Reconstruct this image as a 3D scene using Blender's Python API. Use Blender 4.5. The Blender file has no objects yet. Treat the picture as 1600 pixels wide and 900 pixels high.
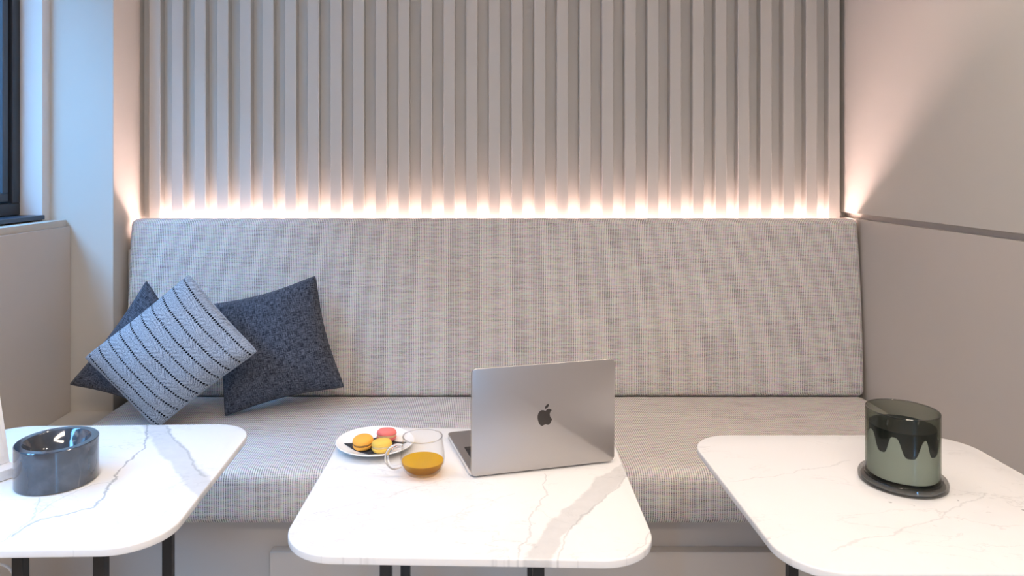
import bpy, bmesh, math, random
from mathutils import Vector, Matrix
random.seed(7)
S = bpy.context.scene
COL = S.collection
R = math.radians

# ------------------------------------------------------------------ camera
F_PX, PX, PY, CAM_H = 1120.0, 748.0, 262.0, 1.29
cd = bpy.data.cameras.new('camera'); cam = bpy.data.objects.new('camera', cd); COL.objects.link(cam)
cam.location = (0, 0, CAM_H); cam.rotation_euler = (R(90), 0, 0)
cd.sensor_width = 36.0; cd.lens = F_PX / 1600 * 36
cd.shift_x = (800 - PX) / 1600; cd.shift_y = -(450 - PY) / 1600
cd.clip_start = 0.05
S.camera = cam

# ------------------------------------------------------------------ world, lights, exposure
w = bpy.data.worlds.new('world'); S.world = w; w.use_nodes = True
bg = w.node_tree.nodes['Background']; bg.inputs[0].default_value = (0.19, 0.52, 1.0, 1); bg.inputs[1].default_value = 21.0
S.view_settings.view_transform = 'Standard'; S.view_settings.look = 'None'
S.view_settings.gamma = 1.0; S.view_settings.use_curve_mapping = False
S.view_settings.exposure = 0.3
WIN_Y0, WIN_Y1, WIN_Z0, WIN_Z1 = -0.6, 2.555, 1.1216, 2.38

def light(name, kind, loc, energy, color, **kw):
    l = bpy.data.lights.new(name, kind); l.energy = energy; l.color = color
    for k, v in kw.items():
        if k != 'rot': setattr(l, k, v)
    o = bpy.data.objects.new(name, l); COL.objects.link(o); o.location = loc
    o.rotation_euler = kw.get('rot', (0, 0, 0))
    return o
po = light('window_portal', 'AREA', (-1.72, (WIN_Y0 + WIN_Y1) / 2, (WIN_Z0 + WIN_Z1) / 2), 1, (1, 1, 1), shape='RECTANGLE',
           size=WIN_Z1 - WIN_Z0, size_y=WIN_Y1 - WIN_Y0, rot=(0, R(-90), 0))
po.data.cycles.is_portal = True
FILL_WIN = (1.05, 1.36, 0.45, 2.15)                                       # unseen opening added behind the camera for cool fill light: x0, x1, z0, z1
po2 = light('fill_window_portal', 'AREA', ((FILL_WIN[0] + FILL_WIN[1]) / 2, -2.75, (FILL_WIN[2] + FILL_WIN[3]) / 2), 1, (1, 1, 1), shape='RECTANGLE',
            size=FILL_WIN[1] - FILL_WIN[0], size_y=FILL_WIN[3] - FILL_WIN[2], rot=(R(90), 0, 0))
po2.data.cycles.is_portal = True
WARM = (1.0, 0.85, 0.71)
CEIL = 2.6
DOWN = [(-0.80, 1.32), (0.0, 1.32), (0.80, 1.30), (1.14, 1.72)]
for (x, y) in DOWN:
    light('downlight_beam', 'SPOT', (x, y, CEIL - 0.03), 22, WARM, spot_size=R(105), spot_blend=0.9, shadow_soft_size=0.045)
light('fill_light', 'AREA', (0.1, -0.7, CEIL - 0.05), 54, (1.0, 0.83, 0.69), shape='RECTANGLE', size=1.8, size_y=0.5)  # broad soft lamp added as general fill, out of view

# ------------------------------------------------------------------ materials
MATS = {}
def new_mat(name):
    m = bpy.data.materials.new(name); m.use_nodes = True
    nt = m.node_tree; b = nt.nodes['Principled BSDF']
    return m, nt, b
def N(nt, t, **kw):
    n = nt.nodes.new(t)
    for k, v in kw.items(): setattr(n, k, v)
    return n
class G:
    """tiny node-graph builder"""
    def __init__(s, nt): s.nt = nt
    def put(s, sock, v):
        if isinstance(v, bpy.types.NodeSocket): s.nt.links.new(v, sock)
        else: sock.default_value = v
    def m(s, op, a, b=0.0, c=0.0):
        n = N(s.nt, 'ShaderNodeMath', operation=op); s.put(n.inputs[0], a); s.put(n.inputs[1], b); s.put(n.inputs[2], c); return n.outputs[0]
    def v(s, op, a, b=None, scale=None):
        n = N(s.nt, 'ShaderNodeVectorMath', operation=op); s.put(n.inputs[0], a)
        if b is not None: s.put(n.inputs[1], b)
        if scale is not None: s.put(n.inputs['Scale'], scale)
        return n.outputs['Value'] if op in ('DOT_PRODUCT', 'LENGTH', 'DISTANCE') else n.outputs[0]
    def sep(s, a):
        n = N(s.nt, 'ShaderNodeSeparateXYZ'); s.put(n.inputs[0], a); return n.outputs
    def comb(s, x, y, z):
        n = N(s.nt, 'ShaderNodeCombineXYZ')
        for i, q in enumerate((x, y, z)): s.put(n.inputs[i], q)
        return n.outputs[0]
    def obj(s): return N(s.nt, 'ShaderNodeTexCoord').outputs['Object']
    def uv(s): return N(s.nt, 'ShaderNodeTexCoord').outputs['UV']
    def noise(s, vec, scale, detail=2.0, rough=0.5, dist=0.0, out='Fac'):
        n = N(s.nt, 'ShaderNodeTexNoise'); s.put(n.inputs['Vector'], vec); n.inputs['Scale'].default_value = scale
        n.inputs['Detail'].default_value = detail; n.inputs['Roughness'].default_value = rough; n.inputs['Distortion'].default_value = dist
        return n.outputs[out]
    def mix(s, f, a, b, mode='MIX'):
        n = N(s.nt, 'ShaderNodeMix', data_type='RGBA', blend_type=mode); s.put(n.inputs[0], f); s.put(n.inputs[6], a); s.put(n.inputs[7], b); return n.outputs[2]
    def ss(s, x, e0, e1):
        n = N(s.nt, 'ShaderNodeMapRange', interpolation_type='SMOOTHSTEP'); s.put(n.inputs[0], x); s.put(n.inputs[1], e0); s.put(n.inputs[2], e1); return n.outputs[0]
    def bump(s, h, strength, dist):
        n = N(s.nt, 'ShaderNodeBump'); s.put(n.inputs['Height'], h); n.inputs['Strength'].default_value = strength; n.inputs['Distance'].default_value = dist; return n.outputs[0]
def c4(c): return (c[0], c[1], c[2], 1.0)

def plain(name, col, rough=0.5, metal=0.0, var=0.04, scale=6.0, bump=0.0, bscale=400, spec=0.5):
    if name in MATS: return MATS[name]
    m, nt, b = new_mat(name); g = G(nt); o = g.obj()
    n = g.noise(o, scale, 3)
    f = g.m('MULTIPLY_ADD', n, 2 * var, 1 - var)
    g.put(b.inputs['Base Color'], g.v('SCALE', c4(col)[:3], scale=f))
    b.inputs['Roughness'].default_value = rough; b.inputs['Metallic'].default_value = metal
    b.inputs['Specular IOR Level'].default_value = spec
    if bump: g.put(b.inputs['Normal'], g.bump(g.noise(o, bscale, 2), bump, 0.001))
    MATS[name] = m; return m

paint = plain('wall_paint', (0.555, 0.53, 0.48), 0.55, var=0.012, bump=0.05, spec=0.3)
paint_white = plain('reveal_paint', (0.72, 0.70, 0.68), 0.6, var=0.015, spec=0.3)
panel_mat = plain('panel_laminate', (0.555, 0.51, 0.46), 0.42, var=0.012, spec=0.35)
ceiling_mat = plain('ceiling_paint', (0.78, 0.76, 0.73), 0.8)
dark_frame = plain('window_metal', (0.022, 0.026, 0.032), 0.45, 0.0, spec=0.5)
slate = plain('sill_slate', (0.035, 0.055, 0.085), 0.35, var=0.1)
outer_dark = plain('sky_block_slab', (0.008, 0.008, 0.009), 0.8)  # near-black, for the slab added outside the window to hide the sky
black_metal = plain('black_metal', (0.012, 0.012, 0.013), 0.38, 0.0, spec=0.5)
white_plastic = plain('white_plastic', (0.82, 0.82, 0.83), 0.35)
print_grey = plain('print_grey', (0.12, 0.12, 0.13), 0.6)
porcelain = plain('porcelain', (0.88, 0.88, 0.87), 0.15)
napkin_mat = plain('napkin_paper', (0.03, 0.033, 0.04), 0.75, var=0.1, scale=60)
floor_mat = plain('floor_screed', (0.50, 0.46, 0.42), 0.35, var=0.05)

def weave_mat(name, light_c, dark_c, pu=0.0064, pv=0.0056):
    m, nt, b = new_mat(name); g = G(nt)
    x, y, z = g.sep(g.obj())
    v = g.m('ADD', y, z)
    cu = g.m('DIVIDE', x, pu); cv = g.m('DIVIDE', v, pv)
    rib = g.m('MULTIPLY_ADD', g.m('COSINE', g.m('MULTIPLY', cu, 2 * math.pi)), 0.5, 0.5)        # 1 on the pale rib
    col_i = g.m('FLOOR', cu)
    cvs = g.m('ADD', cv, g.m('MULTIPLY', g.noise(g.comb(g.m('MULTIPLY', col_i, 0.71), g.m('MULTIPLY', v, 8.0), 1.0), 1.0, 1.0), 6.0))
    dot = g.m('MULTIPLY_ADD', g.m('COSINE', g.m('MULTIPLY', cvs, 2 * math.pi)), 0.5, 0.5)
    dark = g.m('MULTIPLY', g.m('SUBTRACT', 1.0, rib), g.m('MULTIPLY_ADD', dot, 0.36, 0.62))
    p2 = g.comb(g.m('MULTIPLY', x, 9.0), g.m('MULTIPLY', v, 170.0), 0.0)                        # slubby horizontal streaks
    st = g.noise(p2, 1.0, 2.0)
    big = g.noise(g.comb(g.m('MULTIPLY', x, 3.0), g.m('MULTIPLY', v, 9.0), 3.0), 1.0, 2.0)
    hue = g.noise(g.comb(g.m('MULTIPLY', x, 60.0), g.m('MULTIPLY', v, 160.0), 9.0), 1.0, 1.0, out='Color')
    k = g.m('MULTIPLY', dark, g.m('MULTIPLY_ADD', g.ss(st, 0.35, 0.72), 0.5, 0.58))
    k = g.m('MINIMUM', g.m('MULTIPLY', k, g.m('MULTIPLY_ADD', big, 0.5, 0.8)), 1.0)
    c = g.mix(k, c4(light_c), c4(dark_c))
    tint = g.v('ADD', g.v('SCALE', g.v('SUBTRACT', hue, (0.5, 0.5, 0.5)), scale=0.5), (1.0, 1.0, 1.0))
    c = g.v('MULTIPLY', c, tint)
    g.put(b.inputs['Base Color'], c); b.inputs['Roughness'].default_value = 0.9
    b.inputs['Specular IOR Level'].default_value = 0.15
    g.put(b.inputs['Normal'], g.bump(g.m('SUBTRACT', 1.0, k), 0.5, 0.0012))
    return m
tweed = weave_mat('bench_tweed', (0.77, 0.715, 0.66), (0.10, 0.092, 0.095))

def linen_mat(name, lo, hi):
    m, nt, b = new_mat(name); g = G(nt); u, v, _ = g.sep(g.uv())
    a = g.noise(g.comb(g.m('MULTIPLY', u, 18.0), g.m('MULTIPLY', v, 210.0), 0.0), 1.0, 2.0)
    c = g.noise(g.comb(g.m('MULTIPLY', u, 210.0), g.m('MULTIPLY', v, 18.0), 5.0), 1.0, 2.0)
    f = g.ss(g.m('MULTIPLY_ADD', g.m('ADD', a, c), 0.5, 0.0), 0.40, 0.62)
    g.put(b.inputs['Base Color'], g.mix(f, c4(lo), c4(hi))); b.inputs['Roughness'].default_value = 0.85
    b.inputs['Specular IOR Level'].default_value = 0.2
    b.inputs['Sheen Weight'].default_value = 0.08
    g.put(b.inputs['Normal'], g.bump(f, 0.4, 0.0015))
    return m
navy_linen = linen_mat('charcoal_linen', (0.010, 0.013, 0.023), (0.12, 0.132, 0.165))

def herring_mat(name):
    m, nt, b = new_mat(name); g = G(nt); v, u, _ = g.sep(g.uv())
    L = 10.0
    su = g.m('MULTIPLY', u, L)                                            # stripe index along u
    fu = g.m('FRACT', su)
    du = g.m('ABSOLUTE', g.m('SUBTRACT', fu, 0.5))                        # 0 on the stitched line
    dv = g.m('ABSOLUTE', g.m('SUBTRACT', g.m('FRACT', g.m('MULTIPLY', v, 40.0)), 0.5))
    dash = g.m('MULTIPLY', g.m('LESS_THAN', du, 0.075), g.m('LESS_THAN', dv, 0.30))
    tri = g.m('PINGPONG', su, 0.5)
    hb = g.m('SINE', g.m('MULTIPLY', g.m('ADD', g.m('MULTIPLY', v, 56.0), g.m('MULTIPLY', tri, 7.0)), 2 * math.pi))
    n = g.noise(g.comb(g.m('MULTIPLY', u, 90.0), g.m('MULTIPLY', v, 90.0), 0.0), 1.0, 2.0)
    f = g.ss(g.m('ADD', g.m('MULTIPLY', hb, 0.20), n), 0.15, 0.8)
    c = g.mix(f, (0.10, 0.115, 0.145, 1), (0.46, 0.485, 0.525, 1))
    c = g.mix(dash, c, (0.006, 0.006, 0.008, 1))
    g.put(b.inputs['Base Color'], c); b.inputs['Roughness'].default_value = 0.9; b.inputs['Specular IOR Level'].default_value = 0.15
    g.put(b.inputs['Normal'], g.bump(g.m('SUBTRACT', f, dash), 0.5, 0.0015))
    return m
herring = herring_mat('herringbone_wool')

def marble_mat(name, veins, specks=0.0, base=(0.84, 0.835, 0.825), seed=0.0, rough=0.12):
    """veins: (points, half width, darkness, soft) polylines in the table top's own metres"""
    m, nt, b = new_mat(name); g = G(nt); o = g.obj()
    x, y, z = g.sep(o); p = g.comb(x, y, seed)
    wob = g.v('SCALE', g.v('SUBTRACT', g.noise(p, 14.0, 4.0, 0.6, out='Color'), (0.5, 0.5, 0.5)), scale=0.045)
    p2 = g.v('MULTIPLY', g.v('ADD', p, wob), (1, 1, 0))
    clouds = g.noise(p, 3.0, 4.0, 0.6)
    c = g.mix(g.ss(clouds, 0.45, 0.8), c4(base), c4([q * 0.93 for q in base]))
    # faint crackle
    fine = g.noise(g.v('MULTIPLY', p, (1.0, 2.2, 1.0)), 5.0, 6.0, 0.6, 0.4)
    cr = g.m('SUBTRACT', 1.0, g.ss(g.m('ABSOLUTE', g.m('SUBTRACT', fine, 0.5)), 0.0, 0.012))
    c = g.mix(g.m('MULTIPLY', cr, g.ss(clouds, 0.4, 0.65)), c, c4([q * 0.82 for q in base]))
    tex = g.noise(p, 40.0, 4.0, 0.6)
    for pts, hw, dk, soft in veins:
        dmin = None
        for (a, e) in zip(pts[:-1], pts[1:]):
            A = Vector((a[0], a[1], 0)); D = Vector((e[0], e[1], 0)) - A
            r_ = g.v('SUBTRACT', p2, tuple(A))
            t = g.m('DIVIDE', g.v('DOT_PRODUCT', r_, tuple(D)), D.length_squared)
            tn = N(nt, 'ShaderNodeClamp'); g.put(tn.inputs[0], t)
            d = g.v('DISTANCE', r_, g.v('SCALE', tuple(D), scale=tn.outputs[0]))
            dmin = d if dmin is None else g.m('MINIMUM', dmin, d)
        mask = g.m('SUBTRACT', 1.0, g.ss(dmin, hw * (1 - soft), hw * (1 + soft * 0.3)))
        mask = g.m('MULTIPLY', mask, g.m('MULTIPLY_ADD', tex, 0.6, 0.65))
        c = g.mix(g.m('MINIMUM', g.m('MULTIPLY', mask, dk), 1.0), c, (0.31, 0.322, 0.33, 1))
    if specks:
        sp = g.ss(g.noise(p, 55.0, 1.0), 0.75, 0.79); sp = g.m('MULTIPLY', sp, g.ss(g.noise(p, 4.0, 1.0), 0.45, 0.6))
        c = g.mix(g.m('MULTIPLY', sp, specks), c, (0.3, 0.3, 0.31, 1))
    g.put(b.inputs['Base Color'], c); b.inputs['Roughness'].default_value = rough + 0.1; b.inputs['Specular IOR Level'].default_value = 0.4
    return m

def black_marble():
    m, nt, b = new_mat('black_marble'); g = G(nt); o = g.obj()
    n = g.noise(g.v('MULTIPLY', o, (1.0, 1.0, 0.45)), 8.0, 2.0, 0.5, 0.3)
    v = g.m('SUBTRACT', 1.0, g.ss(g.m('ABSOLUTE', g.m('SUBTRACT', n, 0.5)), 0.0, 0.007))
    v = g.m('MULTIPLY', v, g.m('MULTIPLY', g.ss(g.noise(o, 9.0, 2.0), 0.50, 0.75), 0.4))
    c = g.mix(g.ss(g.noise(o, 25.0, 4.0), 0.4, 0.8), (0.026, 0.036, 0.052, 1), (0.062, 0.078, 0.105, 1))
    c = g.mix(v, c, (0.55, 0.48, 0.42, 1))
    g.put(b.inputs['Base Color'], c); b.inputs['Roughness'].default_value = 0.09; b.inputs['Specular IOR Level'].default_value = 0.85
    b.inputs['Coat Weight'].default_value = 0.5; b.inputs['Coat Roughness'].default_value = 0.04
    return m
bowl_mat = black_marble()

def thin_glass(name, centre, edge, gloss=0.9, rough=0.0, ior=1.5, body=None, body_w=0.0, pw=2.5, fs=1.0):
    m = bpy.data.materials.new(name); m.use_nodes = True; nt = m.node_tree; nt.nodes.clear(); g = G(nt)
    out = N(nt, 'ShaderNodeOutputMaterial'); tr = N(nt, 'ShaderNodeBsdfTransparent'); gl = N(nt, 'ShaderNodeBsdfGlossy'); mx = N(nt, 'ShaderNodeMixShader')
    lw = N(nt, 'ShaderNodeLayerWeight'); lw.inputs[0].default_value = 0.5
    g.put(tr.inputs[0], g.mix(g.m('POWER', lw.outputs['Facing'], pw), c4(centre), c4(edge)))
    gl.inputs[0].default_value = (gloss, gloss, gloss, 1); gl.inputs['Roughness'].default_value = rough
    lf = N(nt, 'ShaderNodeLayerWeight'); lf.inputs[0].default_value = 0.5
    f0 = ((ior - 1) / (ior + 1)) ** 2
    g.put(mx.inputs[0], g.m('MULTIPLY_ADD', g.m('POWER', lf.outputs['Facing'], 5.0), 0.7 * fs, f0 * fs)); 
    if body:
        di = N(nt, 'ShaderNodeBsdfTranslucent'); di.inputs[0].default_value = c4(body); df = N(nt, 'ShaderNodeBsdfDiffuse'); df.inputs[0].default_value = c4(body)
        ad = N(nt, 'ShaderNodeMixShader'); ad.inputs[0].default_value = 0.5; nt.links.new(di.outputs[0], ad.inputs[1]); nt.links.new(df.outputs[0], ad.inputs[2])
        m2 = N(nt, 'ShaderNodeMixShader'); m2.inputs[0].default_value = body_w; nt.links.new(tr.outputs[0], m2.inputs[1]); nt.links.new(ad.outputs[0], m2.inputs[2])
        tr = m2
    nt.links.new(tr.outputs[0], mx.inputs[1]); nt.links.new(gl.outputs[0], mx.inputs[2])
    nt.links.new(mx.outputs[0], out.inputs[0]); return m
clear_glass = thin_glass('clear_glass', (0.992, 0.992, 0.99), (0.80, 0.79, 0.77), pw=4.0, fs=0.35)
pane_glass = thin_glass('pane_glass', (0.93, 0.95, 0.96), (0.8, 0.85, 0.88))
green_glass = thin_glass('smoked_green_glass', (0.715, 0.745, 0.70), (0.34, 0.37, 0.315), fs=0.7)
saucer_glass = thin_glass('smoked_grey_glass', (0.74, 0.74, 0.73), (0.36, 0.36, 0.36))
tea_mat = thin_glass('amber_tea', (1.0, 0.88, 0.36), (1.0, 0.58, 0.08), 0.6, 0.0, 1.33, body=(1.0, 0.52, 0.01), body_w=0.25, fs=0.6)
handle_glass, _nt, _b = new_mat('solid_clear_glass'); _b.inputs['Transmission Weight'].default_value = 1.0; _b.inputs['Roughness'].default_value = 0.0
_b.inputs['IOR'].default_value = 1.47; _g = G(_nt); _g.put(_b.inputs['Base Color'], _g.mix(_g.noise(_g.obj(), 40.0), (0.96, 0.96, 0.96, 1), (0.99, 0.99, 0.99, 1)))
wax_dark = plain('wax_dark', (0.008, 0.012, 0.011), 0.5, var=0.1, spec=0.2)
wax_pale = plain('wax_pale', (0.86, 0.83, 0.815), 0.5, var=0.08, scale=30)
alu = plain('space_grey_aluminium', (0.47, 0.445, 0.43), 0.34, 0.92, var=0.01)
alu_deck = plain('space_grey_deck', (0.30, 0.285, 0.28), 0.42, 0.7, var=0.01)
alu_edge = plain('bright_edge', (0.75, 0.73, 0.72), 0.25, 1.0, var=0.01)
key_black = plain('key_black', (0.012, 0.012, 0.013), 0.5)
logo_dark = plain('logo_dark', (0.045, 0.038, 0.035), 0.16, 0.2)
screen_black = plain('screen_black', (0.01, 0.01, 0.012), 0.12)
rubber = plain('rubber', (0.02, 0.025, 0.035), 0.7)
shell_orange = plain('macaron_orange', (0.86, 0.42, 0.06), 0.7, var=0.08, scale=90, bump=0.3, bscale=500)
shell_yellow = plain('macaron_yellow', (0.82, 0.55, 0.10), 0.7, var=0.08, scale=90, bump=0.3, bscale=500)
shell_pink = plain('macaron_pink', (0.83, 0.20, 0.18), 0.7, var=0.08, scale=90, bump=0.3, bscale=500)
fill_brown = plain('filling_caramel', (0.32, 0.17, 0.05), 0.6, var=0.3, scale=120)
fill_cream = plain('filling_cream', (0.75, 0.58, 0.30), 0.6, var=0.2, scale=120)

def emit(name, col, s):
    m = bpy.data.materials.new(name); m.use_nodes = True; nt = m.node_tree; nt.nodes.clear()
    e = N(nt, 'ShaderNodeEmission'); e.inputs[0].default_value = c4(col); e.inputs[1].default_value = s
    o = N(nt, 'ShaderNodeOutputMaterial'); nt.links.new(e.outputs[0], o.inputs[0]); return m
led_mat = emit('led_glow', (1.0, 0.70, 0.65), 80.0)
lamp_glow = emit('lamp_glow', WARM, 18.0)

# ------------------------------------------------------------------ mesh helpers
def link_mesh(name, me, mat, parent=None, smooth=True, loc=None):
    if smooth:
        for p in me.polygons: p.use_smooth = True
    me.materials.append(mat)
    o = bpy.data.objects.new(name, me); COL.objects.link(o)
    if parent is not None: o.parent = parent
    if loc: o.location = loc
    return o
def from_bm(name, bm, mat, parent=None, smooth=False, loc=None):
    bmesh.ops.recalc_face_normals(bm, faces=bm.faces)
    me = bpy.data.meshes.new(name); bm.to_mesh(me); bm.free()
    o = link_mesh(name, me, mat, parent, False, loc)
    if smooth:
        for p in me.polygons: p.use_smooth = True
        me.set_sharp_from_angle(angle=R(38))
    return o
def add_box(bm, lo, hi, bev=0.0, seg=2):
    vs = bmesh.ops.create_cube(bm, size=1.0)['verts']
    for v in vs:
        for i in range(3): v.co[i] = lo[i] + (v.co[i] + 0.5) * (hi[i] - lo[i])
    if bev:
        es = list({e for v in vs for e in v.link_edges})
        bmesh.ops.bevel(bm, geom=es, offset=bev, segments=seg, affect='EDGES', profile=0.5)
def box(name, lo, hi, mat, parent=None, bev=0.0, seg=2, smooth=None):
    bm = bmesh.new(); add_box(bm, lo, hi, bev, seg)
    return from_bm(name, bm, mat, parent, bev > 0 if smooth is None else smooth)
def empty(name, loc=(0, 0, 0), rz=0.0):
    o = bpy.data.objects.new(name, None); COL.objects.link(o); o.location = loc; o.rotation_euler = (0, 0, rz); o.empty_display_size = 0.05
    return o
def tag(o, label, cat, group=None):
    o['label'] = label; o['category'] = cat
    if group: o['group'] = group
    return o
def struct(o): o['kind'] = 'structure'; return o
def rounded_rect(w, h, r, n=8):
    pts = []
    for cx, cy, a0 in ((w / 2 - r, h / 2 - r, 0), (-w / 2 + r, h / 2 - r, 90), (-w / 2 + r, -h / 2 + r, 180), (w / 2 - r, -h / 2 + r, 270)):
        for i in range(n + 1):
            a = R(a0 + 90 * i / n); pts.append((cx + r * math.cos(a), cy + r * math.sin(a)))
    return pts
def prism(name, pts, z0, z1, mat, parent=None, bev=0.0, seg=2, smooth=True):
    bm = bmesh.new(); vs = [bm.verts.new((x, y, z0)) for x, y in pts]
    f = bm.faces.new(vs); ret = bmesh.ops.extrude_face_region(bm, geom=[f])
    for v in ret['geom']:
        if isinstance(v, bmesh.types.BMVert): v.co.z = z1
    if bev:
        es = [e for e in bm.edges if abs(e.verts[0].co.z - e.verts[1].co.z) < 1e-6]
        bmesh.ops.bevel(bm, geom=es, offset=bev, segments=seg, affect='EDGES', profile=0.5)
    return from_bm(name, bm, mat, parent, smooth)
def lathe(name, prof, mat, parent=None, n=48, ex=1.0, ey=1.0, off=None, smooth=True):
    """prof: (r, z) list; radius 0 closes. ex, ey scale to an ellipse; off=(a,b): ellipse semi-axes with r as an offset"""
    bm = bmesh.new(); rings = []
    for r, z in prof:
        if off is None and r < 1e-6: rings.append([bm.verts.new((0, 0, z))]); continue
        if off is not None and r <= -min(off): rings.append([bm.verts.new((0, 0, z))]); continue
        ring = []
        for i in range(n):
            a = 2 * math.pi * i / n
            if off is None: ring.append(bm.verts.new((r * ex * math.cos(a), r * ey * math.sin(a), z)))
            else: ring.append(bm.verts.new(((off[0] + r) * math.cos(a), (off[1] + r) * math.sin(a), z)))
        rings.append(ring)
    for A, B in zip(rings[:-1], rings[1:]):
        for i in range(n):
            j = (i + 1) % n
            if len(A) == 1 and len(B) == 1: continue
            if len(A) == 1: bm.faces.new((A[0], B[i], B[j]))
            elif len(B) == 1: bm.faces.new((A[i], A[j], B[0]))
            else: bm.faces.new((A[i], A[j], B[j], B[i]))
    return from_bm(name, bm, mat, parent, smooth)
def catmull(P, sub=8, closed=False):
    P = [Vector(p) for p in P]; out = []; n = len(P)
    for i in range(n if closed else n - 1):
        if closed: a, b, c, d = P[(i - 1) % n], P[i], P[(i + 1) % n], P[(i + 2) % n]
        else: a, b, c, d = P[max(i - 1, 0)], P[i], P[i + 1], P[min(i + 2, n - 1)]
        for k in range(sub):
            t = k / sub
            out.append(0.5 * ((2 * b) + (c - a) * t + (2 * a - 5 * b + 4 * c - d) * t * t + (-a + 3 * b - 3 * c + d) * t ** 3))
    if not closed: out.append(P[-1])
    return out
def tube(name, path, rad, mat, parent=None, n=10, closed=False):
    P = [Vector(p) for p in path]; bm = bmesh.new(); rings = []; m = len(P); up = Vector((0, 0, 1)); prev = None
    for i in range(m):
        t = (P[(i + 1) % m] - P[(i - 1) % m]) if closed else (P[min(i + 1, m - 1)] - P[max(i - 1, 0)])
        t.normalize()
        if prev is None: s = t.cross(up if abs(t.z) < 0.9 else Vector((1, 0, 0)))
        else: s = prev - t * prev.dot(t)
        s.normalize(); prev = s; q = t.cross(s)
        r = rad(i / (m - 1)) if callable(rad) else rad
        rings.append([bm.verts.new(P[i] + r * (math.cos(2 * math.pi * k / n) * s + math.sin(2 * math.pi * k / n) * q)) for k in range(n)])
    for i in range(m if closed else m - 1):
        A, B = rings[i], rings[(i + 1) % m]
        for k in range(n): bm.faces.new((A[k], A[(k + 1) % n], B[(k + 1) % n], B[k]))
    if not closed: bm.faces.new(rings[0]); bm.faces.new(rings[-1][::-1])
    return from_bm(name, bm, mat, parent, True)

# ------------------------------------------------------------------ the room
FRONT = -2.6; BACK = 2.84
struct(box('floor', (-1.85, FRONT, -0.06), (1.6, 3.0, 0.0), floor_mat))
struct(box('ceiling', (-1.85, FRONT, CEIL), (1.6, 3.0, CEIL + 0.06), ceiling_mat))
bm = bmesh.new()
add_box(bm, (-1.85, FRONT - 0.1, 0), (FILL_WIN[0], FRONT, CEIL)); add_box(bm, (FILL_WIN[1], FRONT - 0.1, 0), (1.6, FRONT, CEIL))
add_box(bm, (FILL_WIN[0], FRONT - 0.1, 0), (FILL_WIN[1], FRONT, FILL_WIN[2])); add_box(bm, (FILL_WIN[0], FRONT - 0.1, FILL_WIN[3]), (FILL_WIN[1], FRONT, CEIL))
struct(from_bm('wall_front', bm, paint))
# added outside: street paving and an unseen building opposite that hides the low sky
struct(box('ground', (-9, -9, -0.26), (5, 9, -0.07), plain('street_paving', (0.10, 0.10, 0.10), 0.8)))
struct(box('wall_opposite', (-6.2, -9, -0.07), (-5.6, 9, 5.6), plain('street_brick', (0.07, 0.055, 0.05), 0.85)))
wb = struct(box('wall_back', (-1.325, BACK, 0), (1.458, BACK + 0.12, CEIL), paint))
# battens of the back wall: 31 vertical square laths
bm = bmesh.new(); add_box(bm, (0, 2.80, 1.062), (0.044, BACK, CEIL), 0.0015, 1)
b0 = from_bm('batten', bm, paint, wb)
b0.location.x = -1.288
for i in range(1, 31):
    b = b0.copy(); COL.objects.link(b); b.location.x = -1.288 + 0.0885 * i
led = box('light_strip', (-1.268, 2.787, 1.036), (1.378, 2.815, 1.040), led_mat, wb)
led['label'] = 'warm glowing light strip behind the backrest'
box('strip_profile', (-1.30, 2.770, 1.016), (1.415, 2.8395, 1.034), paint_white, wb)

# column at the left end of the batten wall
struct(box('wall_corner', (-1.85, 2.60, 0), (-1.325, BACK + 0.12, CEIL), paint, bev=0.002, seg=1))
# left wall with the window opening
bm = bmesh.new()
add_box(bm, (-1.85, FRONT, 0), (-1.556, 2.60, 1.10))
add_box(bm, (-1.85, FRONT, WIN_Z1), (-1.556, 2.60, CEIL))
add_box(bm, (-1.85, FRONT, 1.10), (-1.556, WIN_Y0, WIN_Z1))
add_box(bm, (-1.85, WIN_Y1, 1.10), (-1.556, 2.60, WIN_Z1))
struct(from_bm('wall_left', bm, paint_white))
struct(box('trim_1', (-1.556, FRONT, 0), (-1.479, 2.597, 1.078), panel_mat, bev=0.0015, seg=1))
struct(box('trim_2', (-1.556, FRONT, 1.078), (-1.494, 2.597, 1.101), paint, bev=0.001, seg=1))
# window: frame, sash, pane, sill
wn = struct(empty('window_1', (-1.66, 1.0, WIN_Z0)))
def wpart(name, lo, hi, mat, bev=0.002, parent=None):
    o = box(name, lo, hi, mat, None, bev, 1)
    o.parent = parent or wn; o.matrix_parent_inverse = Matrix.Translation(-wn.location)
    return o
def wframe(name, x0, x1, y0, y1, z0, z1, t, mat):
    bm = bmesh.new()
    add_box(bm, (x0, y0, z0), (x1, y1, z0 + t), 0.002, 1); add_box(bm, (x0, y0, z1 - t), (x1, y1, z1), 0.002, 1)
    add_box(bm, (x0, y0, z0 + t), (x1, y0 + t, z1 - t), 0.002, 1); add_box(bm, (x0, y1 - t, z0 + t), (x1, y1, z1 - t), 0.002, 1)
    o = from_bm(name, bm, mat, None); o.parent = wn; o.matrix_parent_inverse = Matrix.Translation(-wn.location); return o
wframe('window_frame', -1.70, -1.633, WIN_Y0, WIN_Y1 - 0.002, WIN_Z0 + 0.001, WIN_Z1, 0.042, dark_frame)
sash_blue = plain('sash_metal', (0.04, 0.055, 0.075), 0.4)
for y0, y1 in ((WIN_Y0 + 0.05, 0.95), (0.96, WIN_Y1 - 0.052)):
    wframe('window_sash', -1.69, -1.642, y0, y1, WIN_Z0 + 0.05, WIN_Z1 - 0.05, 0.029, sash_blue)
    wpart('window_pane', (-1.672, y0 + 0.03, WIN_Z0 + 0.08), (-1.666, y1 - 0.03, WIN_Z1 - 0.08), pane_glass, 0)
wpart('window_sill', (-1.70, WIN_Y0, 1.1055), (-1.544, WIN_Y1 - 0.003, 1.1216), slate)
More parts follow.
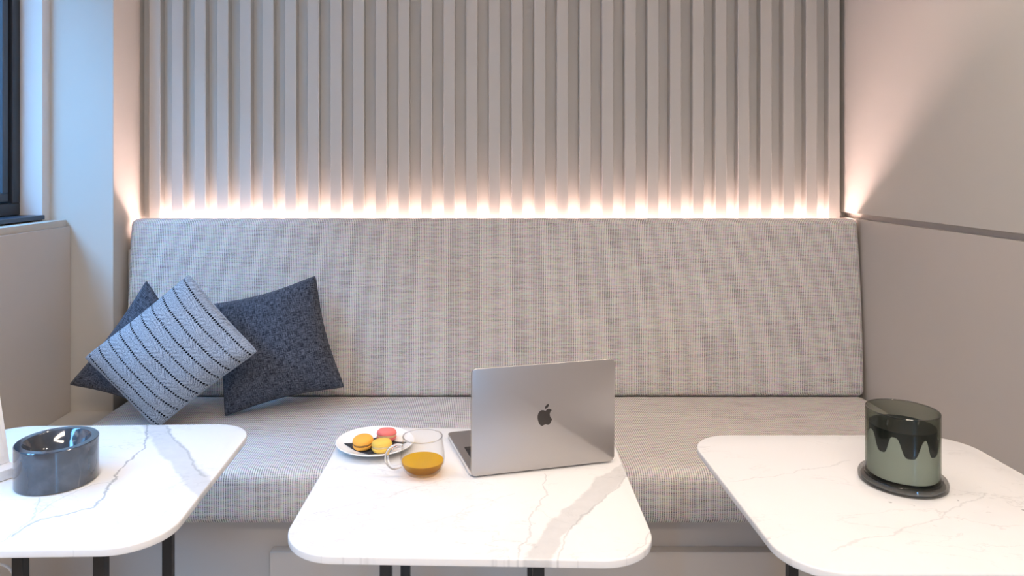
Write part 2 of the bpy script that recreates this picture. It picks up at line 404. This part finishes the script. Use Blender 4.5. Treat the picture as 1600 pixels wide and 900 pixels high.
wpart('sky_block_slab', (-2.6, WIN_Y1 - 0.06, 0.9), (-1.86, WIN_Y1 + 0.05, 2.6), outer_dark, 0)  # dark slab added outside, blocks the bright sky behind the pane
sf = struct(empty('fill_window', ((FILL_WIN[0] + FILL_WIN[1]) / 2, FRONT - 0.05, FILL_WIN[2])))  # added window out of view, there to let in cool fill
bm = bmesh.new(); hx = (FILL_WIN[1] - FILL_WIN[0]) / 2; hz = FILL_WIN[3] - FILL_WIN[2]
for lo, hi in (((-hx, -0.02, 0), (hx, 0.02, 0.05)), ((-hx, -0.02, hz - 0.05), (hx, 0.02, hz)), ((-hx, -0.02, 0.05), (-hx + 0.05, 0.02, hz - 0.05)), ((hx - 0.05, -0.02, 0.05), (hx, 0.02, hz - 0.05))):
    add_box(bm, lo, hi, 0.002, 1)
from_bm('window_frame', bm, dark_frame, sf)
box('window_pane', (-hx + 0.04, -0.004, 0.04), (hx - 0.04, 0.004, hz - 0.04), pane_glass, sf)
# right wall: two flush panels with a shadow groove between them
wr = struct(box('wall_right', (1.452, FRONT, 0), (1.56, BACK, CEIL), panel_mat))
box('panel', (1.43, FRONT, 0), (1.452, BACK, 1.096), panel_mat, wr, 0.001, 1)
box('panel', (1.43, FRONT, 1.116), (1.452, BACK, CEIL), paint, wr, 0.001, 1)

for i, (x, y) in enumerate(DOWN):
    d = empty('ceiling_downlight', (x, y, CEIL))
    where = ['over the table with the black bowl', 'over the laptop table', 'over the table with the candle', 'near the right wall'][i]
    tag(d, 'round recessed ceiling downlight ' + where, 'downlight', 'ceiling downlights')
    lathe('trim_ring', [(0.060, -0.0005), (0.060, -0.006), (0.048, -0.008), (0.046, -0.0005)], white_plastic, d, 32)
    lathe('lens', [(0.0, -0.004), (0.046, -0.004)], lamp_glow, d, 32)
cp = empty('fill_light_panel', (0.1, -0.7, CEIL)); tag(cp, 'long rectangular fill light panel, added on the unseen ceiling behind the camera', 'ceiling light')  # unseen body added for the general fill lamp
box('housing', (-0.92, -0.27, -0.045), (0.92, 0.27, -0.0005), white_plastic, cp, 0.004, 1)

# ------------------------------------------------------------------ banquette
bq = empty('banquette', (0, 2.3, 0)); tag(bq, 'long built-in bench upholstered in grey-beige tweed under the lit batten wall', 'bench')
def bpart(o): o.parent = bq; o.matrix_parent_inverse = Matrix.Translation(-bq.location); return o
def cushion(name, lo, hi, r, lean, bulge, axis):
    bm = bmesh.new(); add_box(bm, lo, hi, r, 5)
    for k in range(1, 24):
        x = lo[0] + (hi[0] - lo[0]) * k / 24
        bmesh.ops.bisect_plane(bm, geom=bm.verts[:] + bm.edges[:] + bm.faces[:], plane_co=(x, 0, 0), plane_no=(1, 0, 0))
    o_ax = 2 if axis == 1 else 1
    for k in range(1, 9):
        q = lo[o_ax] + (hi[o_ax] - lo[o_ax]) * k / 9; co = [0, 0, 0]; co[o_ax] = q; no = [0, 0, 0]; no[o_ax] = 1
        bmesh.ops.bisect_plane(bm, geom=bm.verts[:] + bm.edges[:] + bm.faces[:], plane_co=co, plane_no=no)
    for v in bm.verts:
        fx = 2 * (v.co.x - lo[0]) / (hi[0] - lo[0]) - 1; fo = 2 * (v.co[o_ax] - lo[o_ax]) / (hi[o_ax] - lo[o_ax]) - 1
        w_ = (1 - abs(fx) ** 10) * (1 - fo ** 2)
        if axis == 1:
            if v.co.y < (lo[1] + hi[1]) / 2: v.co.y -= bulge * w_
            v.co.y += (v.co.z - lo[2]) * lean
            v.co.x += 0.005 * (1 - fo ** 2) * fx
        else:
            if v.co.z > (lo[2] + hi[2]) / 2: v.co.z += bulge * w_
    return bpart(from_bm(name, bm, tweed, None, True))
cushion('backrest', (-1.303, 2.628, 0.447), (1.421, 2.70, 1.098), 0.024, 0.075, 0.010, 1)
cushion('seat_cushion', (-1.288, 1.985, 0.294), (1.426, 2.66, 0.448), 0.034, 0.0, 0.004, 2)
bpart(box('plinth', (-1.478, 2.055, 0.0), (1.4295, 2.598, 0.2935), panel_mat, None, 0.002, 1))
bpart(box('step', (-0.589, 2.022, 0.0), (1.4295, 2.0545, 0.205), panel_mat, None, 0.0015, 1))
bpart(box('side_ledge', (-1.478, 2.055, 0.2937), (-1.292, 2.5985, 0.408), paint, None, 0.003, 1))
bpart(box('back_board', (-1.32, 2.701, 0.0), (1.4295, 2.715, 0.98), panel_mat, None, 0.0, 1))

# ------------------------------------------------------------------ throw pillows
def P3(px, py, d): return Vector(((px - PX) * d / F_PX, d, CAM_H - (py - PY) * d / F_PX))
def pillow(name, corners, thick, mat, label, pinch=0.10, seed=1, n=30, seam=True, bias=0.0):
    """corners tl, tr, br, bl in world; a square cover inflated between them"""
    tl, tr, br, bl = [Vector(c) for c in corners]
    nrm = (tr - bl).cross(tl - br); nrm.normalize()
    if nrm.y > 0: nrm = -nrm                                             # front side faces the room
    cen = (tl + tr + br + bl) / 4; rnd = random.Random(seed)
    ph = [rnd.uniform(0, 6.28) for _ in range(8)]
    def base(u, v):
        uu = u * (1 - pinch * (1 - v * v) * abs(u) ** 2); vv = v * (1 - pinch * (1 - u * u) * abs(v) ** 2)
        k_ = 1 - 0.03 * (abs(u * v)) ** 6; uu *= k_; vv *= k_
        s, t = (uu + 1) / 2, (vv + 1) / 2
        return (bl * (1 - s) * (1 - t) + br * s * (1 - t) + tr * s * t + tl * (1 - s) * t) - cen
    def h(u, v):
        a = max(0.0, (1 - u * u)) * max(0.0, (1 - v * v))
        q = a ** 0.46
        edge = min(1.0, 6 * a)
        wr_ = 0.035 * math.sin(7 * u + 3 * v + ph[0]) * math.sin(5 * v - 2 * u + ph[1]) + 0.03 * math.sin(11 * (u - v) + ph[2]) * (abs(u * v))
        return q + wr_ * edge
    bm = bmesh.new(); uvl = bm.loops.layers.uv.new('UVMap'); grids = []
    xs = [math.sin(math.pi / 2 * (2 * i / n - 1)) for i in range(n + 1)]
    for side in (1, -1):
        g_ = []
        for j in range(n + 1):
            row = []
            for i in range(n + 1):
                u, v = xs[i], xs[j]
                if side == -1 and (i in (0, n) or j in (0, n)): row.append(grids[0][j][i]); continue
                row.append(bm.verts.new(base(u, v) + nrm * (side * thick * h(u, v) * (1.0 if side == 1 else 0.75))))
            g_.append(row)
        grids.append(g_)
    for si, g_ in enumerate(grids):
        for j in range(n):
            for i in range(n):
                q = [(i, j), (i + 1, j), (i + 1, j + 1), (i, j + 1)]
                if si: q = q[::-1]
                f = bm.faces.new([g_[b_][a_] for a_, b_ in q])
                for lp, (a_, b_) in zip(f.loops, q): lp[uvl].uv = ((xs[a_] + 1) / 2, (xs[b_] + 1) / 2)
    root = empty(name, cen)
    o = from_bm('cover', bm, mat, root, True)
    if seam:
        ring = [base(x, -1) for x in xs] + [base(1, x) for x in xs[1:]] + [base(x, 1) for x in xs[::-1][1:]] + [base(-1, x) for x in xs[::-1][1:-1]]
        tube('seam', ring, 0.0022, mat, root, 6, True)
    tag(root, label, 'pillow', 'throw pillows on the bench')
    return root
pillow('throw_pillow', (P3(322, 476, 2.53), P3(494, 429, 2.56), P3(540, 606, 2.48), P3(350, 652, 2.40)), 0.085, navy_linen,
       'dark charcoal linen pillow standing right of the striped pillow, against the backrest', seed=3)
pillow('throw_pillow', (P3(229, 436, 2.53), P3(335, 565, 2.43), P3(258, 648, 2.36), P3(106, 602, 2.38)), 0.065, navy_linen,
       'dark blue linen pillow tucked in the corner behind the striped pillow', seed=5)
pillow('throw_pillow', (P3(296, 427, 2.36), P3(404, 549, 2.25), P3(243, 672, 2.28), P3(130, 559, 2.30)), 0.07, herring,
       'light grey herringbone pillow with black dotted stripes, leaning in front of two dark ones', seed=9, pinch=0.045)

# ------------------------------------------------------------------ tables
TZ, TT = 0.683, 0.014
def table(label, cx, cy, rz, legs, mat):
    t = empty('marble_table', (cx, cy, 0), rz); tag(t, label, 'table', 'white marble tables in front of the bench')
    prism('table_top', rounded_rect(0.607, 0.556, 0.092, 12), TZ - TT, TZ, mat, t, 0.0028, 3)
    inv = Matrix.Rotation(-rz, 3, 'Z')
    for (x, y) in legs:
        p = inv @ Vector((x - cx, y - cy, 0))
        box('leg', (p.x - 0.0095, p.y - 0.0095, 0.0125), (p.x + 0.0095, p.y + 0.0095, TZ - TT - 0.0055), black_metal, t, 0.001, 1)
    ps = [inv @ Vector((x - cx, y - cy, 0)) for x, y in legs]
    x0, x1 = min(p.x for p in ps) - 0.03, max(p.x for p in ps) + 0.03; y0, y1 = min(p.y for p in ps) - 0.03, max(p.y for p in ps) + 0.03
    box('mounting_plate', (x0, y0, TZ - TT - 0.0055), (x1, y1, TZ - TT - 0.0002), black_metal, t, 0.001, 1)
    box('base_plate', (x0 - 0.08, y0 - 0.06, 0.0005), (x1 + 0.08, y1 + 0.06, 0.0125), black_metal, t, 0.002, 1)
    return t
def tp(px, py, cx, cy, rz=0.0):
    d = (CAM_H - TZ) * F_PX / (py - PY); x = (px - PX) * d / F_PX
    v = Matrix.Rotation(-rz, 3, 'Z') @ Vector((x - cx, d - cy, 0)); return (v.x, v.y)
LC, CC, RC = (-0.822, 1.414, R(1.6)), (-0.011, 1.392, R(-1.6)), (0.775, 1.350, R(0))
def vv(c, pts, hw, dk, soft): return ([tp(a, b, *c) for a, b in pts], hw, dk, soft)
marL = marble_mat('marble_bowl_table', [
    vv(LC, [(236, 660), (262, 695), (300, 740), (330, 775)], 0.026, 0.38, 0.3),
    vv(LC, [(256, 665), (285, 702), (320, 745)], 0.004, 0.5, 0.9),
    vv(LC, [(230, 664), (226, 700), (190, 728), (176, 752), (150, 790), (100, 806), (60, 812), (20, 838)], 0.0028, 0.75, 0.9),
    vv(LC, [(176, 752), (120, 765), (60, 800)], 0.0018, 0.4, 0.9),
    vv(LC, [(62, 778), (50, 812), (0, 850)], 0.0018, 0.4, 0.9)], seed=2.0)
marC = marble_mat('marble_laptop_table', [
    vv(CC, [(995, 722), (950, 752), (900, 800), (862, 832), (835, 885)], 0.021, 0.36, 0.25),
    vv(CC, [(990, 735), (935, 785), (893, 820), (868, 885)], 0.0025, 0.38, 0.9),
    vv(CC, [(850, 738), (853, 775), (828, 815), (810, 880)], 0.0022, 0.35, 0.9),
    vv(CC, [(1018, 830), (985, 870)], 0.0018, 0.35, 0.9),
    vv(CC, [(480, 808), (560, 785), (650, 762), (700, 748)], 0.0016, 0.22, 0.9),
    vv(CC, [(540, 850), (600, 828), (680, 815), (800, 770)], 0.0016, 0.18, 0.9)], seed=5.0)
marR = marble_mat('marble_candle_table', [
    vv(RC, [(1140, 752), (1200, 745), (1330, 720)], 0.0018, 0.22, 0.9),
    vv(RC, [(1300, 860), (1380, 835), (1450, 818), (1540, 770)], 0.0022, 0.25, 0.9)], specks=0.75, seed=8.0, base=(0.83, 0.83, 0.825))
table('square white marble table carrying the black marble bowl, nearest the window', *LC,
      [(-0.767, 1.20), (-0.632, 1.20), (-0.767, 1.46), (-0.632, 1.46)], marL)
table('square white marble table with a broad grey vein, carrying the laptop', *CC,
      [(-0.155, 1.20), (0.100, 1.20), (-0.153, 1.50), (0.111, 1.50)], marC)
table('square white marble table with grey specks, carrying the candle', *RC,
      [(0.638, 1.20), (0.90, 1.20), (0.638, 1.46), (0.90, 1.46)], marR)
TOP = TZ + 0.0003

# ------------------------------------------------------------------ laptop
def laptop():
    W, D = 0.304, 0.212
    ang = R(14.7)
    a = Vector((-0.0165, 1.4035, 0)); mid = a + Vector((math.cos(ang), math.sin(ang), 0)) * W / 2
    root = empty('laptop', (mid.x, mid.y, TOP), ang)
    tag(root, 'open grey aluminium laptop with a dark apple emblem, its lid turned to the camera', 'laptop')
    prism('rubber_feet', rounded_rect(W - 0.03, D - 0.03, 0.02), 0.0, 0.0022, rubber, root).location = (0, D / 2, 0)
    base = prism('base', rounded_rect(W, D, 0.010), 0.0020, 0.0125, alu_edge, root, 0.0016, 3); base.location = (0, D / 2 + 0.001, 0)
    dk = prism('palm_rest', rounded_rect(W - 0.003, D - 0.003, 0.009), 0.0125, 0.0128, alu_deck, base)
    kb = prism('keyboard_well', rounded_rect(0.272, 0.102, 0.004), 0.0128, 0.0130, key_black, base); kb.location = (0, -0.038, 0)
    prism('trackpad', rounded_rect(0.134, 0.083, 0.004), 0.0128, 0.0131, alu_edge, base).location = (0, 0.06, 0)
    bm = bmesh.new()
    for r in range(6):
        for c in range(14):
            x0 = -0.134 + c * 0.01915; y0 = -0.088 + r * 0.0168
            add_box(bm, (x0, y0, 0.0131), (x0 + 0.0165, y0 + (0.0145 if r else 0.010), 0.0139), 0.0004, 1)
    ks = from_bm('keys', bm, key_black, base); ks['kind'] = 'stuff'
    # lid: hinged on the near edge, close to upright
    lid = bpy.data.objects.new('lid', None); lid.empty_display_size = 0.02
    pts = rounded_rect(W, D, 0.010, 6)
    bm = bmesh.new(); vs = [bm.verts.new((x, 0.0, y + D / 2)) for x, y in pts]; f = bm.faces.new(vs)
    ret = bmesh.ops.extrude_face_region(bm, geom=[f])
    for v in ret['geom']:
        if isinstance(v, bmesh.types.BMVert): v.co.y = 0.0045
    bmesh.ops.bevel(bm, geom=[e for e in bm.edges if abs(e.verts[0].co.y - e.verts[1].co.y) < 1e-6], offset=0.0016, segments=3, affect='EDGES', profile=0.5)
    lid = from_bm('lid', bm, alu, root, True); lid.location = (0, -0.0058, 0.0030); lid.rotation_euler = (R(1.0), 0, 0)
    box('screen', (-W / 2 + 0.004, 0.0046, 0.008), (W / 2 - 0.004, 0.0049, D - 0.004), screen_black, lid)
    tube('hinge', [(-0.12, 0.002, 0.010), (0.12, 0.002, 0.010)], 0.0025, key_black, root, 10)
    Z = 8400.0; ox, oy = 561, 470
    body = [(570, 372), (530, 357), (490, 360), (455, 385), (435, 430), (432, 480), (442, 530), (465, 580), (490, 608), (515, 616), (540, 606), (575, 596), (610, 606),
            (637, 602), (662, 575), (680, 540), (690, 512)]
    bite = [(690, 512), (665, 492), (650, 457), (648, 425), (658, 395), (681, 370)]
    top = [(681, 370), (660, 350), (625, 342), (595, 354), (570, 372)]
    leaf1 = [(561, 340), (562, 310), (588, 275), (628, 256)]; leaf2 = [(628, 256), (626, 290), (602, 322), (561, 340)]
    def outline(*chains):
        out = []
        for ch in chains: out += [tuple(p) for p in catmull([(x, y, 0) for x, y in ch], 6)][:-1]
        return [((x - ox) / Z, 0, -(y - oy) / Z * 1.02 + D / 2 - 0.001) for x, y, _ in out]
    bm = bmesh.new()
    for pts in (outline(body, bite, top), outline(leaf1, leaf2)):
        f = bm.faces.new([bm.verts.new(p) for p in pts]); ret = bmesh.ops.extrude_face_region(bm, geom=[f])
        for v in ret['geom']:
            if isinstance(v, bmesh.types.BMVert): v.co.y = -0.0003
    bmesh.ops.triangulate(bm, faces=[f for f in bm.faces if len(f.verts) > 4])
    lg = from_bm('emblem', bm, logo_dark, lid); lg['label'] = 'dark mirror-like apple emblem with a bite and a leaf'
laptop()

# ------------------------------------------------------------------ plate, napkin, macarons
PC = (-0.2235, 1.548)
pl = lathe('dessert_plate', [(0, 0.0), (0.042, 0.0), (0.045, 0.0035), (0.066, 0.009), (0.0835, 0.0165), (0.0845, 0.0185), (0.083, 0.0192), (0.064, 0.0125), (0.045, 0.0075), (0, 0.007)], porcelain)
pl.location = (PC[0], PC[1], TOP); tag(pl, 'round white porcelain plate with macarons at the table corner', 'plate')
# dark paper napkin lying in the plate, sagging with it
def plate_z(x, y):
    r = math.hypot(x, y); pr = [(0, 0.007), (0.045, 0.0075), (0.064, 0.0125), (0.083, 0.0192), (0.2, 0.0192)]
    for (r0, z0), (r1, z1) in zip(pr[:-1], pr[1:]):
        if r <= r1: return z0 + (z1 - z0) * (r - r0) / (r1 - r0)
bm = bmesh.new(); n = 14; gr = []
cor = [Vector((-0.066, -0.008)), Vector((-0.004, -0.064)), Vector((0.068, -0.002)), Vector((0.004, 0.048))]
for j in range(n + 1):
    row = []
    for i in range(n + 1):
        s, t = i / n, j / n
        p = cor[0] * (1 - s) * (1 - t) + cor[1] * s * (1 - t) + cor[2] * s * t + cor[3] * (1 - s) * t
        row.append(bm.verts.new((p.x, p.y, plate_z(p.x, p.y) + 0.0008 + 0.0004 * math.sin(9 * s + 5 * t))))
    gr.append(row)
for j in range(n):
    for i in range(n): bm.faces.new((gr[j][i], gr[j][i + 1], gr[j + 1][i + 1], gr[j + 1][i]))
ret = bmesh.ops.extrude_face_region(bm, geom=bm.faces[:])
for v in ret['geom']:
    if isinstance(v, bmesh.types.BMVert): v.co.z += 0.0006
nk = from_bm('napkin', bm, napkin_mat, None, True); nk.location = (PC[0], PC[1], TOP); tag(nk, 'folded charcoal paper napkin lying on the white plate', 'napkin')
def macaron(px, py, tilt, az, shell, fill, label, r=0.0215, zl=0.0, z=None):
    zz = TOP + 0.0095 + zl
    d = (CAM_H - zz) * F_PX / (py - PY); x = (px - PX) * d / F_PX
    root = empty('macaron', (x, d, zz), az); root.rotation_euler = (tilt[0], tilt[1], az); tag(root, label, 'macaron', 'macarons on the plate')
    def ruff(zc, name, up):
        bm = bmesh.new(); prof = [(0, 0.0105), (0.55, 0.0102), (0.82, 0.0088), (0.96, 0.0062), (1.0, 0.0042), (1.0, 0.003), (1.035, 0.002), (1.02, 0.0), (0, 0.0)]
        rnd = random.Random(len(label) + int(up)); rings = []; m_ = 40
        for k, (q, z_) in enumerate(prof):
            if q == 0: rings.append([bm.verts.new((0, 0, z_))]); continue
            rings.append([bm.verts.new((r * (q + (0.02 * rnd.uniform(-1, 1) if k in (5, 6, 7) else 0)) * math.cos(2 * math.pi * i / m_),
                                        r * (q + (0.02 * rnd.uniform(-1, 1) if k in (5, 6, 7) else 0)) * math.sin(2 * math.pi * i / m_), z_)) for i in range(m_)])
        for A, B in zip(rings[:-1], rings[1:]):
            for i in range(m_):
                j = (i + 1) % m_
                if len(A) == 1: bm.faces.new((A[0], B[i], B[j]))
                elif len(B) == 1: bm.faces.new((A[i], A[j], B[0]))
                else: bm.faces.new((A[i], A[j], B[j], B[i]))
        for v in bm.verts: v.co.z = zc + (v.co.z if up else -v.co.z)
        return from_bm(name, bm, shell, root, True)
    ruff(0.0150, 'shell', True); ruff(0.0105, 'shell', False)
    lathe('filling', [(0, 0.0104), (r * 0.95, 0.0104), (r * 0.99, 0.0127), (r * 0.95, 0.0151), (0, 0.0151)], fill, root, 32)
macaron(568, 700, (R(4), R(-5), 0), 0.3, shell_orange, fill_brown, 'orange-yellow macaron leftmost on the plate', 0.0215)
macaron(597, 706, (R(-4), R(3), 0), 1.1, shell_yellow, fill_cream, 'pale yellow macaron at the front of the plate', 0.021)
macaron(604, 688.5, (R(3), R(4), 0), 2.2, shell_pink, fill_cream, 'pink macaron at the back of the plate', 0.021)

# ------------------------------------------------------------------ glass mug of tea
mg = empty('glass_mug', (-0.1115, 1.425, TOP), R(0)); tag(mg, 'clear glass mug with a loop handle, left of the laptop', 'mug')
outer = [(0.0, 0.0), (0.026, 0.0), (0.031, 0.002), (0.038, 0.010), (0.0432, 0.022), (0.0445, 0.031), (0.0435, 0.042), (0.0415, 0.056), (0.0398, 0.068), (0.0395, 0.073)]
inner = [(0.0380, 0.073), (0.0383, 0.068), (0.0400, 0.056), (0.0420, 0.042), (0.0430, 0.031), (0.0417, 0.022), (0.0365, 0.012), (0.029, 0.0065), (0.0, 0.006)]
lathe('body', outer + inner, clear_glass, mg, 56)
hp = catmull([(-0.0415, 0, 0.058), (-0.052, 0, 0.0605), (-0.066, 0, 0.055), (-0.0725, 0, 0.042), (-0.069, 0, 0.027), (-0.058, 0, 0.0175), (-0.0435, 0, 0.0195)], 6)
h_ = tube('handle', hp, 0.0042, handle_glass, mg, 12)
h_.rotation_euler = (0, 0, R(18))
rim = tube('rim', [(0.0388 * math.cos(2 * math.pi * i / 48), 0.0388 * math.sin(2 * math.pi * i / 48), 0.0732) for i in range(48)], 0.0011, handle_glass, mg, 8, True)
tea = lathe('tea', [(0, 0.0065), (0.0285, 0.0070), (0.0358, 0.0122), (0.0398, 0.0190), (0.0414, 0.023), (0.0416, 0.0258), (0, 0.0258)], tea_mat, None, 56)
ts = lathe('tea_surface', [(0, 0.02585), (0.0412, 0.02585), (0.0412, 0.02605), (0, 0.02605)], thin_glass('tea_surface', (1.0, 0.93, 0.45), (1.0, 0.80, 0.25), 0.8, 0.0, 1.33, body=(1.0, 0.74, 0.04), body_w=0.55), tea, 56)
tea.location = mg.location; tag(tea, 'golden amber tea half filling the glass mug', 'tea')

# ------------------------------------------------------------------ black marble bowl
def bowl():
    a, b_, h = 0.0727, 0.0727, 0.0786
    o = lathe('marble_bowl', [(-0.2, 0.0), (-0.002, 0.0), (0, 0.002), (0, h - 0.0015), (-0.0015, h), (-0.0135, h), (-0.0155, h - 0.002), (-0.021, h - 0.018), (-0.031, h - 0.034), (-0.045, h - 0.045), (-0.2, h - 0.049)],
              bowl_mat, None, 96, off=(a, b_))
    o.location = (-0.820, 1.394, TOP)
    tag(o, 'round polished black marble bowl with pale veins, on the table nearest the window', 'bowl')
bowl()

# ------------------------------------------------------------------ oval candle
def candle():
    a, b_, h, th = 0.0637, 0.0637, 0.128, math.atan2(0.817, 1.3825)
    root = empty('candle', (0.817, 1.3825, TOP), 0); tag(root, 'round smoked green glass candle on a glass coaster, with pale wax streaks', 'candle')
    e = 0.0125
    lathe('saucer', [(-0.2, 0.0), (e - 0.003, 0.0), (e, 0.003), (e + 0.0005, 0.012), (e - 0.002, 0.0165), (e - 0.006, 0.018), (0.004, 0.0175), (0.0025, 0.0122), (-0.2, 0.012)], saucer_glass, root, 72, off=(a, b_))
    lathe('core', [(-0.2, 0.004), (e - 0.006, 0.004), (e - 0.005, 0.0075), (-0.2, 0.0115)], plain('smoke_core', (0.22, 0.22, 0.21), 0.25), root, 72, off=(a, b_))
    z0 = 0.0125
    lathe('glass', [(-0.2, z0), (-0.004, z0), (0, z0 + 0.004), (0, z0 + h - 0.001), (-0.0012, z0 + h), (-0.0025, z0 + h - 0.001), (-0.0025, z0 + 0.006), (-0.2, z0 + 0.005)], green_glass, root, 96, off=(a, b_))
    rm = tube('rim', [((a - 0.0012) * math.cos(2 * math.pi * i / 72), (b_ - 0.0012) * math.sin(2 * math.pi * i / 72), z0 + h) for i in range(72)], 0.0013, saucer_glass, root, 6, True)
    wx = lathe('wax', [(-0.2, z0 + 0.006), (-0.0065, z0 + 0.006), (-0.0065, z0 + 0.099), (-0.2, z0 + 0.097)], wax_dark, root, 72, off=(a, b_))
    for k in (-0.03, 0.03): tube('wick', [(k, 0, z0 + 0.096), (k + 0.002, 0, z0 + 0.108)], 0.0012, print_grey, root, 6)
    def top(s):
        v = 0.70
        for c, w_, dp in ((-0.56, 0.19, 0.26), (0.22, 0.27, 0.28), (0.84, 0.15, 0.27), (-1.06, 0.13, 0.14)): v -= dp * math.exp(-((s - c) / w_) ** 4)
        return v
    n = 240; bm = bmesh.new(); lo, hi, lo2, hi2 = [], [], [], []
    hw = a - 0.0035
    for i in range(n):
        t = 2 * math.pi * i / n
        for off, L, H in ((-0.0035, lo, hi), (-0.0055, lo2, hi2)):
            x, y = (a + off) * math.cos(t), (b_ + off) * math.sin(t)
            wx_ = (x * math.cos(th) - y * math.sin(th)) / hw; wy = x * math.sin(th) + y * math.cos(th)
            s = max(-1, min(1, wx_))
            fr = top(s) if wy < 0 or abs(s) > 0.97 else 0.5 * top(-s * 0.9) + 0.28
            L.append(bm.verts.new((x, y, z0 + 0.0065))); H.append(bm.verts.new((x, y, z0 + h * fr)))
    for i in range(n):
        j = (i + 1) % n
        bm.faces.new((lo[i], lo[j], hi[j], hi[i])); bm.faces.new((lo2[j], lo2[i], hi2[i], hi2[j])); bm.faces.new((hi[i], hi[j], hi2[j], hi2[i])); bm.faces.new((lo[j], lo[i], lo2[i], lo2[j]))
    sk = from_bm('wax_coating', bm, wax_pale, root, True); sk['label'] = 'pale grey-green wax clinging to the glass in a wavy line'
candle()

# ------------------------------------------------------------------ sign stand at the left frame edge, white cable
sg = empty('sign_holder', (-0.9125, 1.400, TOP), R(60)); tag(sg, 'white leaning sign holder at the left edge, beside the black bowl', 'sign holder')
box('foot', (-0.14, 0.0, 0.0), (0.016, 0.080, 0.020), white_plastic, sg, 0.002, 2)
pn = box('panel', (-0.135, -0.004, 0.0), (0.014, 0.004, 0.185), white_plastic, sg, 0.0015, 2); pn.location = (0, 0.037, 0.0195); pn.rotation_euler = (R(-16), 0, 0)
cd_ = box('card', (-0.128, -0.0046, 0.014), (0.006, -0.0041, 0.172), plain('card_white', (0.75, 0.75, 0.76), 0.6), pn)

cb = tube('cable', catmull([(-1.02, 1.36, 0.6685 - 0.004), (-1.03, 1.34, 0.60), (-0.965, 1.335, 0.545), (-0.905, 1.335, 0.553), (-0.868, 1.335, 0.535), (-0.855, 1.34, 0.45), (-0.86, 1.36, 0.2), (-0.88, 1.40, 0.02), (-1.0, 1.7, 0.004), (-1.3, 1.9, 0.004)], 8), 0.0025, white_plastic, None, 8)
tag(cb, 'thin white cable looping below the left table', 'cable')
